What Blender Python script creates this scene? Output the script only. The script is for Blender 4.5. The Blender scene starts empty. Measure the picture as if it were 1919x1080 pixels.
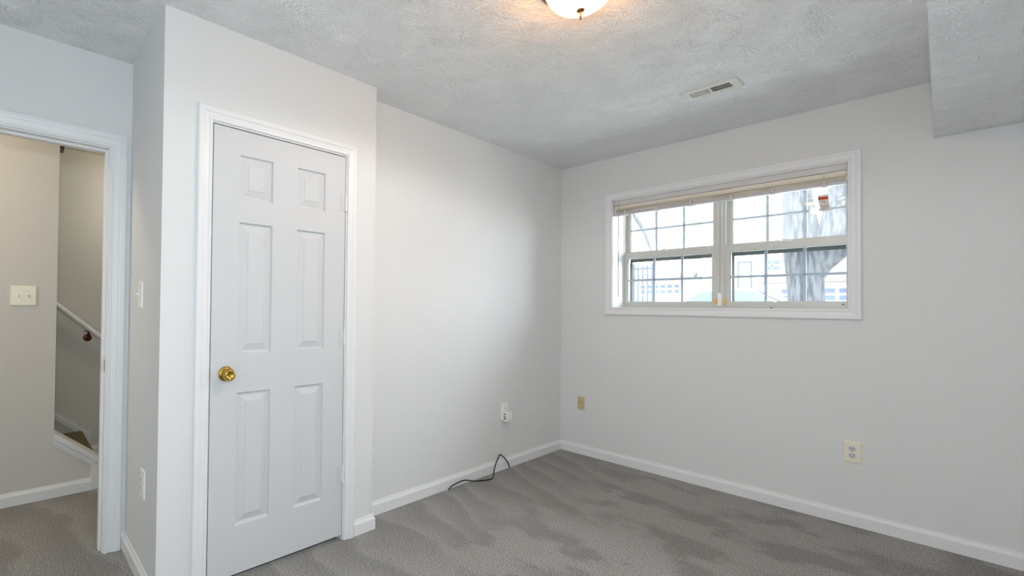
import bpy, bmesh, math, random
from mathutils import Vector, Matrix

random.seed(7)
SC = bpy.context.scene
COL = SC.collection
PI = math.pi

# ------------------------------------------------------------------ camera
cam_d = bpy.data.cameras.new('camera')
cam = bpy.data.objects.new('camera', cam_d)
COL.objects.link(cam)
cam_d.sensor_width = 36.0
cam_d.lens = 866.1839 / 1919 * 36.0
cam_d.shift_x = 211.5609 / 1919
cam_d.shift_y = 23.0276 / 1919
cam_d.clip_start = 0.02
cam_d.clip_end = 300
RX = Vector((0.64780887, 0.76172969, 0.01056208))
UY = Vector((0.00370393, -0.01701379, 0.99984839))
FZ = Vector((-0.76179391, 0.64767153, 0.01384308))
M = Matrix(((RX.x, UY.x, -FZ.x, 2.1664071),
            (RX.y, UY.y, -FZ.y, -3.7044852),
            (RX.z, UY.z, -FZ.z, 1.2221853),
            (0, 0, 0, 1)))
cam.matrix_world = M
SC.camera = cam

# ------------------------------------------------------------------ world and exposure
SKY = 18.0
world = bpy.data.worlds.new('sky')
SC.world = world
world.use_nodes = True
wn = world.node_tree.nodes
wl = world.node_tree.links
bg = wn['Background']
tc = wn.new('ShaderNodeTexCoord')
sep = wn.new('ShaderNodeSeparateXYZ')
ramp = wn.new('ShaderNodeValToRGB')
wl.new(tc.outputs['Generated'], sep.inputs[0])
wl.new(sep.outputs['Z'], ramp.inputs[0])
ramp.color_ramp.elements[0].color = (0.97, 0.99, 1.0, 1)
ramp.color_ramp.elements[1].color = (0.84, 0.91, 1.0, 1)
wl.new(ramp.outputs[0], bg.inputs['Color'])
bg.inputs['Strength'].default_value = SKY

SC.view_settings.view_transform = 'Standard'
SC.view_settings.look = 'None'
SC.view_settings.gamma = 1.0
SC.view_settings.use_curve_mapping = False
SC.view_settings.exposure = 0.16
SC.cycles.max_bounces = 14
SC.cycles.diffuse_bounces = 8
SC.cycles.transparent_max_bounces = 12
SC.cycles.use_denoising = True
SC.cycles.caustics_reflective = False
SC.cycles.caustics_refractive = False
SC.cycles.sample_clamp_indirect = 6.0


def lamp(name, kind, loc, power, color, size=0.05, rot=None):
    d = bpy.data.lights.new(name, kind)
    d.energy = power
    d.color = color
    if kind == 'AREA':
        d.size = size
    else:
        d.shadow_soft_size = size
    o = bpy.data.objects.new(name, d)
    COL.objects.link(o)
    o.location = loc
    if rot:
        o.rotation_euler = rot
    return o


# the photographer's flash, on the camera's hot shoe (its shadow of the ceiling light shows in the photo)
FLASH = lamp('camera_flash', 'POINT', (2.17, -3.72, 1.44), 49, (0.83, 0.935, 1.0), 0.04)
# the hall's own ceiling lamp
HALL = lamp('hall_lamp', 'POINT', (-1.0, -4.65, 2.34), 21, (1.0, 0.86, 0.69), 0.09)
STAIR = lamp('stair_lamp', 'POINT', (-1.75, -2.75, 2.1), 8.2, (1.0, 0.93, 0.74), 0.08)


# ------------------------------------------------------------------ materials
def lin(c):
    c = c / 255.0
    return c / 12.92 if c <= 0.04045 else ((c + 0.055) / 1.055) ** 2.4


def rgb(r, g, b):
    return (lin(r), lin(g), lin(b), 1.0)


def mat(name, col, rough=0.6, metal=0.0, spec=0.5, bump=0.0, bscale=200.0, var=0.0, vscale=3.0):
    m = bpy.data.materials.new(name)
    m.use_nodes = True
    nt = m.node_tree
    p = nt.nodes['Principled BSDF']
    p.inputs['Roughness'].default_value = rough
    p.inputs['Metallic'].default_value = metal
    p.inputs['Specular IOR Level'].default_value = spec
    p.inputs['Base Color'].default_value = col
    t = nt.nodes.new('ShaderNodeTexCoord')
    if var > 0:
        n = nt.nodes.new('ShaderNodeTexNoise')
        n.inputs['Scale'].default_value = vscale
        n.inputs['Detail'].default_value = 4
        nt.links.new(t.outputs['Object'], n.inputs['Vector'])
        mx = nt.nodes.new('ShaderNodeMix')
        mx.data_type = 'RGBA'
        mx.inputs['A'].default_value = tuple(c * (1 - var) for c in col[:3]) + (1,)
        mx.inputs['B'].default_value = tuple(min(1, c * (1 + var)) for c in col[:3]) + (1,)
        nt.links.new(n.outputs['Fac'], mx.inputs['Factor'])
        nt.links.new(mx.outputs['Result'], p.inputs['Base Color'])
    if bump > 0:
        n2 = nt.nodes.new('ShaderNodeTexNoise')
        n2.inputs['Scale'].default_value = bscale
        n2.inputs['Detail'].default_value = 3
        nt.links.new(t.outputs['Object'], n2.inputs['Vector'])
        b = nt.nodes.new('ShaderNodeBump')
        b.inputs['Strength'].default_value = bump
        b.inputs['Distance'].default_value = 0.002
        nt.links.new(n2.outputs['Fac'], b.inputs['Height'])
        nt.links.new(b.outputs['Normal'], p.inputs['Normal'])
    return m


def math_node(nt, op, a, b=None, clamp=False):
    n = nt.nodes.new('ShaderNodeMath')
    n.operation = op
    n.use_clamp = clamp
    for i, v in enumerate((a, b)):
        if v is None:
            continue
        if isinstance(v, (int, float)):
            n.inputs[i].default_value = v
        else:
            nt.links.new(v, n.inputs[i])
    return n.outputs[0]


def stomp_ceiling(name, col, strength=0.5):
    """stomp-brush plaster: bursts of fine radial ridges round scattered centres"""
    m = bpy.data.materials.new(name)
    m.use_nodes = True
    nt = m.node_tree
    L = nt.links
    p = nt.nodes['Principled BSDF']
    p.inputs['Base Color'].default_value = col
    p.inputs['Roughness'].default_value = 0.45
    p.inputs['Specular IOR Level'].default_value = 0.5
    t = nt.nodes.new('ShaderNodeTexCoord')
    heights = []
    for layer, (sc, off, k) in enumerate(((4.3, 0.0, 8.0), (5.1, 3.7, 7.0), (3.6, 8.1, 9.0), (4.7, 12.3, 8.0))):
        mp = nt.nodes.new('ShaderNodeMapping')
        mp.inputs['Location'].default_value = (off, off * 1.7, 0)
        L.new(t.outputs['Object'], mp.inputs['Vector'])
        wob = nt.nodes.new('ShaderNodeTexNoise')
        wob.inputs['Scale'].default_value = 9.0
        L.new(mp.outputs[0], wob.inputs['Vector'])
        wo = nt.nodes.new('ShaderNodeVectorMath')
        wo.operation = 'MULTIPLY_ADD'
        L.new(wob.outputs['Color'], wo.inputs[0])
        wo.inputs[1].default_value = (0.03, 0.03, 0)
        L.new(mp.outputs[0], wo.inputs[2])
        v = nt.nodes.new('ShaderNodeTexVoronoi')
        v.voronoi_dimensions = '2D'
        v.inputs['Scale'].default_value = sc
        v.inputs['Randomness'].default_value = 0.9
        L.new(wo.outputs[0], v.inputs['Vector'])
        sub = nt.nodes.new('ShaderNodeVectorMath')
        sub.operation = 'SUBTRACT'
        L.new(wo.outputs[0], sub.inputs[0])
        L.new(v.outputs['Position'], sub.inputs[1])
        sx = nt.nodes.new('ShaderNodeSeparateXYZ')
        L.new(sub.outputs[0], sx.inputs[0])
        r = math_node(nt, 'SQRT', math_node(nt, 'ADD', math_node(nt, 'MULTIPLY', sx.outputs[0], sx.outputs[0]),
                                            math_node(nt, 'MULTIPLY', sx.outputs[1], sx.outputs[1])))
        rs = math_node(nt, 'MAXIMUM', r, 0.004)
        cx = math_node(nt, 'MULTIPLY', math_node(nt, 'DIVIDE', sx.outputs[0], rs), k)
        cy = math_node(nt, 'MULTIPLY', math_node(nt, 'DIVIDE', sx.outputs[1], rs), k)
        rnd = nt.nodes.new('ShaderNodeSeparateColor')
        L.new(v.outputs['Color'], rnd.inputs[0])
        cz = math_node(nt, 'ADD', math_node(nt, 'MULTIPLY', rnd.outputs[0], 200.0), math_node(nt, 'MULTIPLY', r, 14.0))
        cmb = nt.nodes.new('ShaderNodeCombineXYZ')
        L.new(cx, cmb.inputs[0]); L.new(cy, cmb.inputs[1]); L.new(cz, cmb.inputs[2])
        n = nt.nodes.new('ShaderNodeTexNoise')
        n.inputs['Scale'].default_value = 1.0
        n.inputs['Detail'].default_value = 1.5
        L.new(cmb.outputs[0], n.inputs['Vector'])
        ridge = math_node(nt, 'SUBTRACT', 1.0, math_node(nt, 'MULTIPLY', math_node(nt, 'ABSOLUTE', math_node(nt, 'SUBTRACT', n.outputs['Fac'], 0.5)), 12.0), clamp=True)
        # break the ridges up and fade them away from the brush centre
        pn = nt.nodes.new('ShaderNodeTexNoise')
        pn.inputs['Scale'].default_value = 5.0
        pn.inputs['Detail'].default_value = 2.0
        L.new(mp.outputs[0], pn.inputs['Vector'])
        patch = nt.nodes.new('ShaderNodeMapRange')
        patch.inputs['From Min'].default_value = 0.30
        patch.inputs['From Max'].default_value = 0.50
        L.new(pn.outputs['Fac'], patch.inputs['Value'])
        fade = nt.nodes.new('ShaderNodeMapRange')
        fade.inputs['From Min'].default_value = 0.24
        fade.inputs['From Max'].default_value = 0.09
        L.new(r, fade.inputs['Value'])
        core = nt.nodes.new('ShaderNodeMapRange')
        core.inputs['From Min'].default_value = 0.0
        core.inputs['From Max'].default_value = 0.10
        L.new(r, core.inputs['Value'])
        h = math_node(nt, 'MULTIPLY', math_node(nt, 'MULTIPLY', ridge, patch.outputs[0]),
                      math_node(nt, 'MULTIPLY', fade.outputs[0], core.outputs[0]))
        heights.append(h)
    h = math_node(nt, 'MAXIMUM', math_node(nt, 'MAXIMUM', heights[0], heights[1]), math_node(nt, 'MAXIMUM', heights[2], heights[3]))
    fine = nt.nodes.new('ShaderNodeTexNoise')
    fine.inputs['Scale'].default_value = 90.0
    fine.inputs['Detail'].default_value = 3.0
    L.new(t.outputs['Object'], fine.inputs['Vector'])
    h = math_node(nt, 'ADD', h, math_node(nt, 'MULTIPLY', fine.outputs['Fac'], 0.03))
    b = nt.nodes.new('ShaderNodeBump')
    b.inputs['Strength'].default_value = strength
    b.inputs['Distance'].default_value = 0.010
    L.new(h, b.inputs['Height'])
    L.new(b.outputs['Normal'], p.inputs['Normal'])
    return m


def popcorn(name, col):
    m = mat(name, col, rough=0.95, spec=0.2)
    nt = m.node_tree
    p = nt.nodes['Principled BSDF']
    t = nt.nodes.new('ShaderNodeTexCoord')
    v = nt.nodes.new('ShaderNodeTexVoronoi')
    v.inputs['Scale'].default_value = 60
    nt.links.new(t.outputs['Object'], v.inputs['Vector'])
    b = nt.nodes.new('ShaderNodeBump')
    b.invert = True
    b.inputs['Distance'].default_value = 0.012
    nt.links.new(v.outputs['Distance'], b.inputs['Height'])
    nt.links.new(b.outputs['Normal'], p.inputs['Normal'])
    return m


def carpet(name):
    """grey cut pile: salt-and-pepper tufts, vacuum-nap swathes where the pile lies the other way"""
    m = bpy.data.materials.new(name)
    m.use_nodes = True
    nt = m.node_tree
    L = nt.links
    p = nt.nodes['Principled BSDF']
    p.inputs['Roughness'].default_value = 1.0
    p.inputs['Specular IOR Level'].default_value = 0.05
    p.inputs['Sheen Weight'].default_value = 0.15
    p.inputs['Sheen Roughness'].default_value = 0.5
    t = nt.nodes.new('ShaderNodeTexCoord')
    tuft = nt.nodes.new('ShaderNodeTexNoise')
    tuft.inputs['Scale'].default_value = 165
    tuft.inputs['Detail'].default_value = 5
    tuft.inputs['Roughness'].default_value = 0.75
    L.new(t.outputs['Object'], tuft.inputs['Vector'])
    # nap: saw-toothed vacuum strokes fanning out from the left wall, broad blotches further into the room
    xyz = nt.nodes.new('ShaderNodeSeparateXYZ')
    L.new(t.outputs['Object'], xyz.inputs[0])
    wob = nt.nodes.new('ShaderNodeTexNoise')
    wob.inputs['Scale'].default_value = 1.6
    wob.inputs['Detail'].default_value = 3.0
    L.new(t.outputs['Object'], wob.inputs['Vector'])
    ytilt = math_node(nt, 'MULTIPLY', xyz.outputs[0], math_node(nt, 'ADD', math_node(nt, 'MULTIPLY', xyz.outputs[1], 0.28), 0.72))
    q = math_node(nt, 'ADD', xyz.outputs[1], ytilt)
    q = math_node(nt, 'ADD', math_node(nt, 'MULTIPLY', q, 4.1), math_node(nt, 'MULTIPLY', wob.outputs['Fac'], 2.2))
    saw = math_node(nt, 'FRACT', q)
    sawr = nt.nodes.new('ShaderNodeValToRGB')
    e = sawr.color_ramp.elements
    e[0].position = 0.0; e[0].color = (1, 1, 1, 1)
    e[1].position = 1.0; e[1].color = (0.85, 0.85, 0.85, 1)
    k1 = e.new(0.28); k1.color = (0.55, 0.55, 0.55, 1)
    k2 = e.new(0.72); k2.color = (0.12, 0.12, 0.12, 1)
    k3 = e.new(0.90); k3.color = (0.2, 0.2, 0.2, 1)
    L.new(saw, sawr.inputs[0])
    mp = nt.nodes.new('ShaderNodeMapping')
    mp.inputs['Rotation'].default_value = (0, 0, math.radians(-35))
    mp.inputs['Scale'].default_value = (1.0, 1.5, 1.0)
    L.new(t.outputs['Object'], mp.inputs['Vector'])
    nap = nt.nodes.new('ShaderNodeTexNoise')
    nap.inputs['Scale'].default_value = 2.6
    nap.inputs['Detail'].default_value = 3.5
    nap.inputs['Roughness'].default_value = 0.55
    L.new(mp.outputs[0], nap.inputs['Vector'])
    blot = nt.nodes.new('ShaderNodeMapRange')
    blot.interpolation_type = 'SMOOTHSTEP'
    blot.inputs['From Min'].default_value = 0.40
    blot.inputs['From Max'].default_value = 0.54
    L.new(nap.outputs['Fac'], blot.inputs['Value'])
    zone = nt.nodes.new('ShaderNodeMapRange')
    zone.interpolation_type = 'SMOOTHSTEP'
    zone.inputs['From Min'].default_value = 0.35
    zone.inputs['From Max'].default_value = 1.0
    L.new(math_node(nt, 'ADD', xyz.outputs[0], math_node(nt, 'MULTIPLY', wob.outputs['Fac'], 0.3)), zone.inputs['Value'])
    edge = nt.nodes.new('ShaderNodeMix')
    edge.data_type = 'FLOAT'
    L.new(zone.outputs[0], edge.inputs['Factor'])
    L.new(sawr.outputs[0], edge.inputs['A'])
    L.new(blot.outputs[0], edge.inputs['B'])
    ra = nt.nodes.new('ShaderNodeValToRGB')
    ra.color_ramp.elements[0].position = 0.36
    ra.color_ramp.elements[0].color = rgb(62, 61, 59)
    ra.color_ramp.elements[1].position = 0.64
    ra.color_ramp.elements[1].color = rgb(198, 194, 189)
    L.new(tuft.outputs['Fac'], ra.inputs[0])
    mul = nt.nodes.new('ShaderNodeMix')
    mul.data_type = 'RGBA'
    mul.blend_type = 'MULTIPLY'
    mul.inputs['Factor'].default_value = 1.0
    tone = nt.nodes.new('ShaderNodeValToRGB')
    tone.color_ramp.elements[0].color = (0.74, 0.735, 0.73, 1)
    tone.color_ramp.elements[1].color = (1.0, 1.0, 1.0, 1)
    L.new(edge.outputs['Result'], tone.inputs[0])
    L.new(ra.outputs[0], mul.inputs['A'])
    L.new(tone.outputs[0], mul.inputs['B'])
    L.new(mul.outputs['Result'], p.inputs['Base Color'])
    b = nt.nodes.new('ShaderNodeBump')
    b.inputs['Strength'].default_value = 0.7
    b.inputs['Distance'].default_value = 0.005
    L.new(tuft.outputs['Fac'], b.inputs['Height'])
    L.new(b.outputs['Normal'], p.inputs['Normal'])
    return m


def glass_pane_mat(name, veil, tint):
    """single clear sheet, passes light straight through; a translucent veil paints in glare haze"""
    m = bpy.data.materials.new(name)
    m.use_nodes = True
    nt = m.node_tree
    L = nt.links
    for n in list(nt.nodes):
        if n.type == 'BSDF_PRINCIPLED':
            nt.nodes.remove(n)
    out = [n for n in nt.nodes if n.type == 'OUTPUT_MATERIAL'][0]
    tr = nt.nodes.new('ShaderNodeBsdfTransparent')
    tr.inputs['Color'].default_value = tint
    tl = nt.nodes.new('ShaderNodeBsdfTranslucent')
    tl.inputs['Color'].default_value = (0.90, 0.95, 1.0, 1)
    gl = nt.nodes.new('ShaderNodeBsdfGlossy')
    gl.inputs['Roughness'].default_value = 0.004
    fr = nt.nodes.new('ShaderNodeFresnel')
    fr.inputs['IOR'].default_value = 1.25
    t = nt.nodes.new('ShaderNodeTexCoord')
    n = nt.nodes.new('ShaderNodeTexNoise')
    n.inputs['Scale'].default_value = 6
    L.new(t.outputs['Object'], n.inputs['Vector'])
    f = math_node(nt, 'MULTIPLY', math_node(nt, 'ADD', n.outputs['Fac'], 0.5), veil)  # veil puts the pale window glare into the pane itself
    m1 = nt.nodes.new('ShaderNodeMixShader')
    L.new(f, m1.inputs[0]); L.new(tr.outputs[0], m1.inputs[1]); L.new(tl.outputs[0], m1.inputs[2])
    m2 = nt.nodes.new('ShaderNodeMixShader')
    L.new(fr.outputs[0], m2.inputs[0]); L.new(m1.outputs[0], m2.inputs[1]); L.new(gl.outputs[0], m2.inputs[2])
    L.new(m2.outputs[0], out.inputs[0])
    return m


def emit(name, col, strength):
    m = bpy.data.materials.new(name)
    m.use_nodes = True
    p = m.node_tree.nodes['Principled BSDF']
    p.inputs['Base Color'].default_value = (0.9, 0.85, 0.75, 1)
    p.inputs['Emission Color'].default_value = col
    p.inputs['Emission Strength'].default_value = strength
    p.inputs['Roughness'].default_value = 0.3
    return m


def bark(name, ca, cb):
    m = mat(name, ca, rough=0.95, spec=0.1)
    nt = m.node_tree
    L = nt.links
    p = nt.nodes['Principled BSDF']
    t = nt.nodes.new('ShaderNodeTexCoord')
    mp = nt.nodes.new('ShaderNodeMapping')
    mp.inputs['Scale'].default_value = (1, 1, 0.16)
    L.new(t.outputs['Object'], mp.inputs['Vector'])
    n = nt.nodes.new('ShaderNodeTexNoise')
    n.inputs['Scale'].default_value = 22
    n.inputs['Detail'].default_value = 5
    L.new(mp.outputs[0], n.inputs['Vector'])
    r = nt.nodes.new('ShaderNodeValToRGB')
    r.color_ramp.elements[0].position = 0.38
    r.color_ramp.elements[0].color = ca
    r.color_ramp.elements[1].position = 0.62
    r.color_ramp.elements[1].color = cb
    L.new(n.outputs['Fac'], r.inputs[0])
    L.new(r.outputs[0], p.inputs['Base Color'])
    b = nt.nodes.new('ShaderNodeBump')
    b.inputs['Distance'].default_value = 0.03
    L.new(n.outputs['Fac'], b.inputs['Height'])
    L.new(b.outputs['Normal'], p.inputs['Normal'])
    return m


M_WALL = mat('wall_paint', rgb(222, 223, 223), rough=0.75, spec=0.25, bump=0.12, bscale=220, var=0.012, vscale=1.4)
M_HALL = mat('hall_paint', rgb(208, 205, 200), rough=0.75, spec=0.25, bump=0.12, bscale=220, var=0.012, vscale=1.4)
M_TRIM = mat('trim_paint', rgb(230, 231, 232), rough=0.42, spec=0.5, bump=0.03, bscale=60, var=0.01, vscale=4)
M_DOOR = mat('door_paint', rgb(206, 208, 210), rough=0.55, spec=0.35, bump=0.06, bscale=90, var=0.01, vscale=3)
M_CEIL = stomp_ceiling('stomped_plaster', rgb(243, 244, 245), 0.7)
M_POP = popcorn('popcorn_plaster', rgb(205, 203, 195))
M_CARPET = carpet('grey_carpet')
M_STEP = mat('stair_carpet', rgb(120, 108, 88), rough=1, spec=0.05, bump=0.9, bscale=150, var=0.35, vscale=140)
M_GAP_SHADE = mat('painted_gap_shade', rgb(24, 23, 22), rough=0.9, spec=0.1, var=0.1, vscale=20)
M_VINYL = mat('window_vinyl', rgb(202, 201, 196), rough=0.4, var=0.01, vscale=4)
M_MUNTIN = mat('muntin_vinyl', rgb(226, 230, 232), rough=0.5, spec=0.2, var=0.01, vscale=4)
def glare_translucency(m, fac, col):
    # translucency put in to lighten the backlit grid as window glare would
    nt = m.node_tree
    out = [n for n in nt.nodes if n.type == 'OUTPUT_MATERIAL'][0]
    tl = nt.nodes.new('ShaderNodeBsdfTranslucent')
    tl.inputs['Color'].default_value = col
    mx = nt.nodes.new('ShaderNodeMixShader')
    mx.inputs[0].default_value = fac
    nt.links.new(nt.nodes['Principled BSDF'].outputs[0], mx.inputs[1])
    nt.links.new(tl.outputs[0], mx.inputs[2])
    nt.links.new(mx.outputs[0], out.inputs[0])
glare_translucency(M_MUNTIN, 0.10, (0.86, 0.92, 1.0, 1))
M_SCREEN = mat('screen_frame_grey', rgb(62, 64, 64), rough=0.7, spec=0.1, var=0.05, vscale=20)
M_GLASS_U = glass_pane_mat('upper_glass', 0.036, (0.95, 0.97, 0.98, 1))
M_GLASS_L = glass_pane_mat('lower_glass', 0.018, (0.90, 0.93, 0.95, 1))
M_BRASS = mat('brass', rgb(196, 160, 74), rough=0.22, metal=1.0, var=0.06, vscale=30)
M_BRONZE = mat('aged_bronze', rgb(120, 92, 66), rough=0.35, metal=0.8, var=0.1, vscale=40)
M_BOWL = emit('lit_bowl_glass', (1.0, 0.46, 0.13, 1), 30.0)
M_WHITEP = mat('white_plastic', rgb(238, 238, 234), rough=0.35, var=0.01, vscale=8)
M_IVORY = mat('ivory_plastic', rgb(232, 228, 208), rough=0.35, var=0.01, vscale=8)
M_RECEP = mat('receptacle_plastic', rgb(206, 205, 212), rough=0.4, var=0.01, vscale=8)
M_TAN = mat('tan_plastic', rgb(196, 186, 142), rough=0.45, var=0.02, vscale=20)
M_SLOT = mat('slot_dark', rgb(40, 38, 36), rough=0.8, var=0.1, vscale=30)
M_TANHOLE = mat('jack_dark', rgb(84, 72, 36), rough=0.7, var=0.1, vscale=30)
M_GREYP = mat('grey_print', rgb(112, 108, 106), rough=0.8, var=0.05, vscale=40)
M_CONN = mat('plated_connector', rgb(226, 222, 214), rough=0.4, metal=0.2, var=0.03, vscale=40)
M_STEEL = mat('screw_steel', rgb(190, 190, 186), rough=0.35, metal=0.8, var=0.05, vscale=50)
M_VENT = mat('vent_enamel', rgb(212, 211, 205), rough=0.45, var=0.015, vscale=8)
M_VENTDARK = mat('duct_dark', rgb(30, 28, 26), rough=0.9, var=0.1, vscale=20)
M_CABLE = mat('black_rubber', rgb(26, 30, 34), rough=0.45, var=0.1, vscale=40)
M_SLAT = mat('cream_slats', rgb(230, 222, 205), rough=0.4, var=0.02, vscale=10)
M_RAIL = mat('blind_rail', rgb(208, 206, 204), rough=0.4, var=0.01, vscale=10)
M_BRAIL = mat('blind_bottom_rail', rgb(196, 193, 198), rough=0.4, var=0.01, vscale=10)
M_TAPE = mat('ladder_cord', rgb(208, 203, 198), rough=0.8, var=0.02, vscale=60)
M_WAND = mat('clear_wand', rgb(176, 178, 180), rough=0.2, var=0.02, vscale=20)
M_PAPER = mat('tag_paper', rgb(226, 222, 214), rough=0.8, var=0.02, vscale=40)
M_ORANGE = mat('tag_orange', rgb(222, 84, 30), rough=0.8, var=0.03, vscale=60)
M_PRINT = mat('tag_print', rgb(120, 84, 70), rough=0.9, var=0.05, vscale=60)
M_REDP = mat('tag_red', rgb(196, 80, 60), rough=0.9, var=0.05, vscale=60)
M_YELLOW = mat('aged_yellow_plastic', rgb(222, 176, 92), rough=0.5, var=0.06, vscale=60)
M_BROWN = mat('brown_wood', rgb(82, 66, 34), rough=0.6, var=0.12, vscale=40)
M_BRACKET = mat('bronze_bracket', rgb(88, 44, 22), rough=0.4, metal=0.6, var=0.1, vscale=60)
M_BARK = bark('tree_bark', rgb(22, 24, 27), rgb(56, 57, 59))
M_BARK2 = bark('pale_bark', rgb(20, 22, 24), rgb(46, 46, 48))
M_LEAF = mat('leaf_green', rgb(52, 66, 50), rough=0.8, var=0.25, vscale=6)
M_SIDING = mat('white_siding', rgb(190, 188, 186), rough=0.8, var=0.01, vscale=3)
M_ROOF = mat('house_shingles', rgb(76, 70, 70), rough=0.95, var=0.15, vscale=12)
M_HGLASS = mat('house_glass', rgb(62, 72, 88), rough=0.6, spec=0.1, var=0.1, vscale=2)
M_HTRIM = mat('house_trim', rgb(58, 62, 68), rough=0.8, spec=0.1, var=0.02, vscale=3)
M_GROUND = mat('lawn', rgb(172, 174, 166), rough=1, spec=0.05, var=0.15, vscale=4)
M_IRON = mat('fence_iron', rgb(58, 62, 70), rough=0.9, spec=0.04, var=0.1, vscale=10)
M_CARW = mat('car_paint_white', rgb(240, 240, 240), rough=0.5, var=0.01, vscale=3)
M_CARB = mat('car_paint_blue', rgb(66, 82, 116), rough=0.5, var=0.02, vscale=3)
M_CARG = mat('car_glass', rgb(64, 74, 84), rough=0.5, spec=0.15, var=0.05, vscale=3)
M_TIRE = mat('tire_rubber', rgb(50, 50, 52), rough=0.9, var=0.1, vscale=20)


# ------------------------------------------------------------------ mesh helpers
def world_loc(o):
    v = Vector((0, 0, 0))
    while o is not None:
        v += o.location
        o = o.parent
    return v


class MB:
    """collects geometry in world (or thing-local) coordinates and links it as ONE mesh object"""

    def __init__(self):
        self.v = []
        self.f = []

    def add(self, vs, fs):
        o = len(self.v)
        self.v += [tuple(x) for x in vs]
        self.f += [tuple(i + o for i in q) for q in fs]
        return self

    def box(self, x0, x1, y0, y1, z0, z1):
        vs = [(x, y, z) for x in (x0, x1) for y in (y0, y1) for z in (z0, z1)]
        return self.add(vs, [(0, 1, 3, 2), (4, 6, 7, 5), (0, 4, 5, 1), (2, 3, 7, 6), (0, 2, 6, 4), (1, 5, 7, 3)])

    def rbox(self, x0, x1, y0, y1, z0, z1, r):
        """box with all edges rounded (chamfered once)"""
        bm = bmesh.new()
        b = MB().box(x0, x1, y0, y1, z0, z1)
        vs = [bm.verts.new(p) for p in b.v]
        for q in b.f:
            bm.faces.new([vs[i] for i in q])
        bmesh.ops.recalc_face_normals(bm, faces=bm.faces)
        bmesh.ops.bevel(bm, geom=list(bm.edges), offset=r, segments=2, profile=0.6, affect='EDGES')
        bm.verts.index_update()
        self.add([v.co[:] for v in bm.verts], [[v.index for v in f.verts] for f in bm.faces])
        bm.free()
        return self

    def prism(self, poly, axis, a, b):
        """poly: 2-D outline in the other two axes (in x,y,z order), extruded along axis from a to b"""
        def P(p, t):
            if axis == 'x':
                return (t, p[0], p[1])
            if axis == 'y':
                return (p[0], t, p[1])
            return (p[0], p[1], t)
        n = len(poly)
        vs = [P(p, a) for p in poly] + [P(p, b) for p in poly]
        fs = [tuple(range(n))[::-1], tuple(range(n, 2 * n))]
        fs += [(i, (i + 1) % n, (i + 1) % n + n, i + n) for i in range(n)]
        return self.add(vs, fs)

    def lathe(self, prof, c, axis=(0, 0, 1), n=32):
        """prof: (radius, height along axis)"""
        ax = Vector(axis).normalized()
        u = ax.orthogonal().normalized()
        w = ax.cross(u)
        vs, fs = [], []
        for r, h in prof:
            for k in range(n):
                a = 2 * PI * k / n
                vs.append(Vector(c) + ax * h + (u * math.cos(a) + w * math.sin(a)) * max(r, 1e-5))
        for i in range(len(prof) - 1):
            for k in range(n):
                fs.append((i * n + k, i * n + (k + 1) % n, (i + 1) * n + (k + 1) % n, (i + 1) * n + k))
        fs.append(tuple(range(n))[::-1])
        fs.append(tuple((len(prof) - 1) * n + k for k in range(n)))
        return self.add(vs, fs)

    def tube(self, pts, r, n=10, smooth=6):
        P = [Vector(p) for p in pts]
        if smooth > 1 and len(P) > 2:
            Q = []
            for i in range(len(P) - 1):
                p0 = P[max(i - 1, 0)]; p1 = P[i]; p2 = P[i + 1]; p3 = P[min(i + 2, len(P) - 1)]
                for s in range(smooth):
                    t = s / smooth
                    Q.append(0.5 * ((2 * p1) + (p2 - p0) * t + (2 * p0 - 5 * p1 + 4 * p2 - p3) * t * t + (3 * p1 - p0 - 3 * p2 + p3) * t ** 3))
            Q.append(P[-1])
            P = Q
        rs = r if isinstance(r, (list, tuple)) else None
        vs, fs = [], []
        up = Vector((0.31, 0.17, 0.93)).normalized()
        for i, p in enumerate(P):
            d = (P[min(i + 1, len(P) - 1)] - P[max(i - 1, 0)]).normalized()
            s = d.cross(up)
            if s.length < 1e-4:
                s = d.orthogonal()
            s.normalize()
            t = s.cross(d)
            rr = r
            if rs:
                f = i / (len(P) - 1) * (len(rs) - 1)
                j = min(int(f), len(rs) - 2)
                rr = rs[j] + (rs[j + 1] - rs[j]) * (f - j)
            for k in range(n):
                a = 2 * PI * k / n
                vs.append(p + (s * math.cos(a) + t * math.sin(a)) * rr)
        for i in range(len(P) - 1):
            for k in range(n):
                fs.append((i * n + k, i * n + (k + 1) % n, (i + 1) * n + (k + 1) % n, (i + 1) * n + k))
        fs.append(tuple(range(n))[::-1])
        fs.append(tuple((len(P) - 1) * n + k for k in range(n)))
        return self.add(vs, fs)

    def build(self, name, material, parent=None, smooth=False, local=False):
        me = bpy.data.meshes.new(name)
        off = Vector((0, 0, 0))
        if parent is not None and not local:
            off = world_loc(parent)
        me.from_pydata([tuple(Vector(p) - off) for p in self.v], [], self.f)
        bm = bmesh.new()
        bm.from_mesh(me)
        if smooth:
            bmesh.ops.remove_doubles(bm, verts=bm.verts, dist=1e-6)
        bmesh.ops.recalc_face_normals(bm, faces=bm.faces)
        bm.to_mesh(me)
        bm.free()
        if smooth:
            me.polygons.foreach_set('use_smooth', [True] * len(me.polygons))
            me.set_sharp_from_angle(angle=math.radians(38))
        me.materials.append(material)
        me.update()
        o = bpy.data.objects.new(name, me)
        COL.objects.link(o)
        if parent is not None:
            o.parent = parent
        return o


def tag(o, label, cat, group=None, kind=None):
    o['label'] = label
    o['category'] = cat
    if group:
        o['group'] = group
    if kind:
        o['kind'] = kind
    return o


def empty(name, loc, rz=0.0):
    o = bpy.data.objects.new(name, None)
    COL.objects.link(o)
    o.empty_display_size = 0.05
    o.location = loc
    o.rotation_euler = (0, 0, rz)
    return o


def struct(o, label, cat):
    return tag(o, label, cat, kind='structure')


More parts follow.
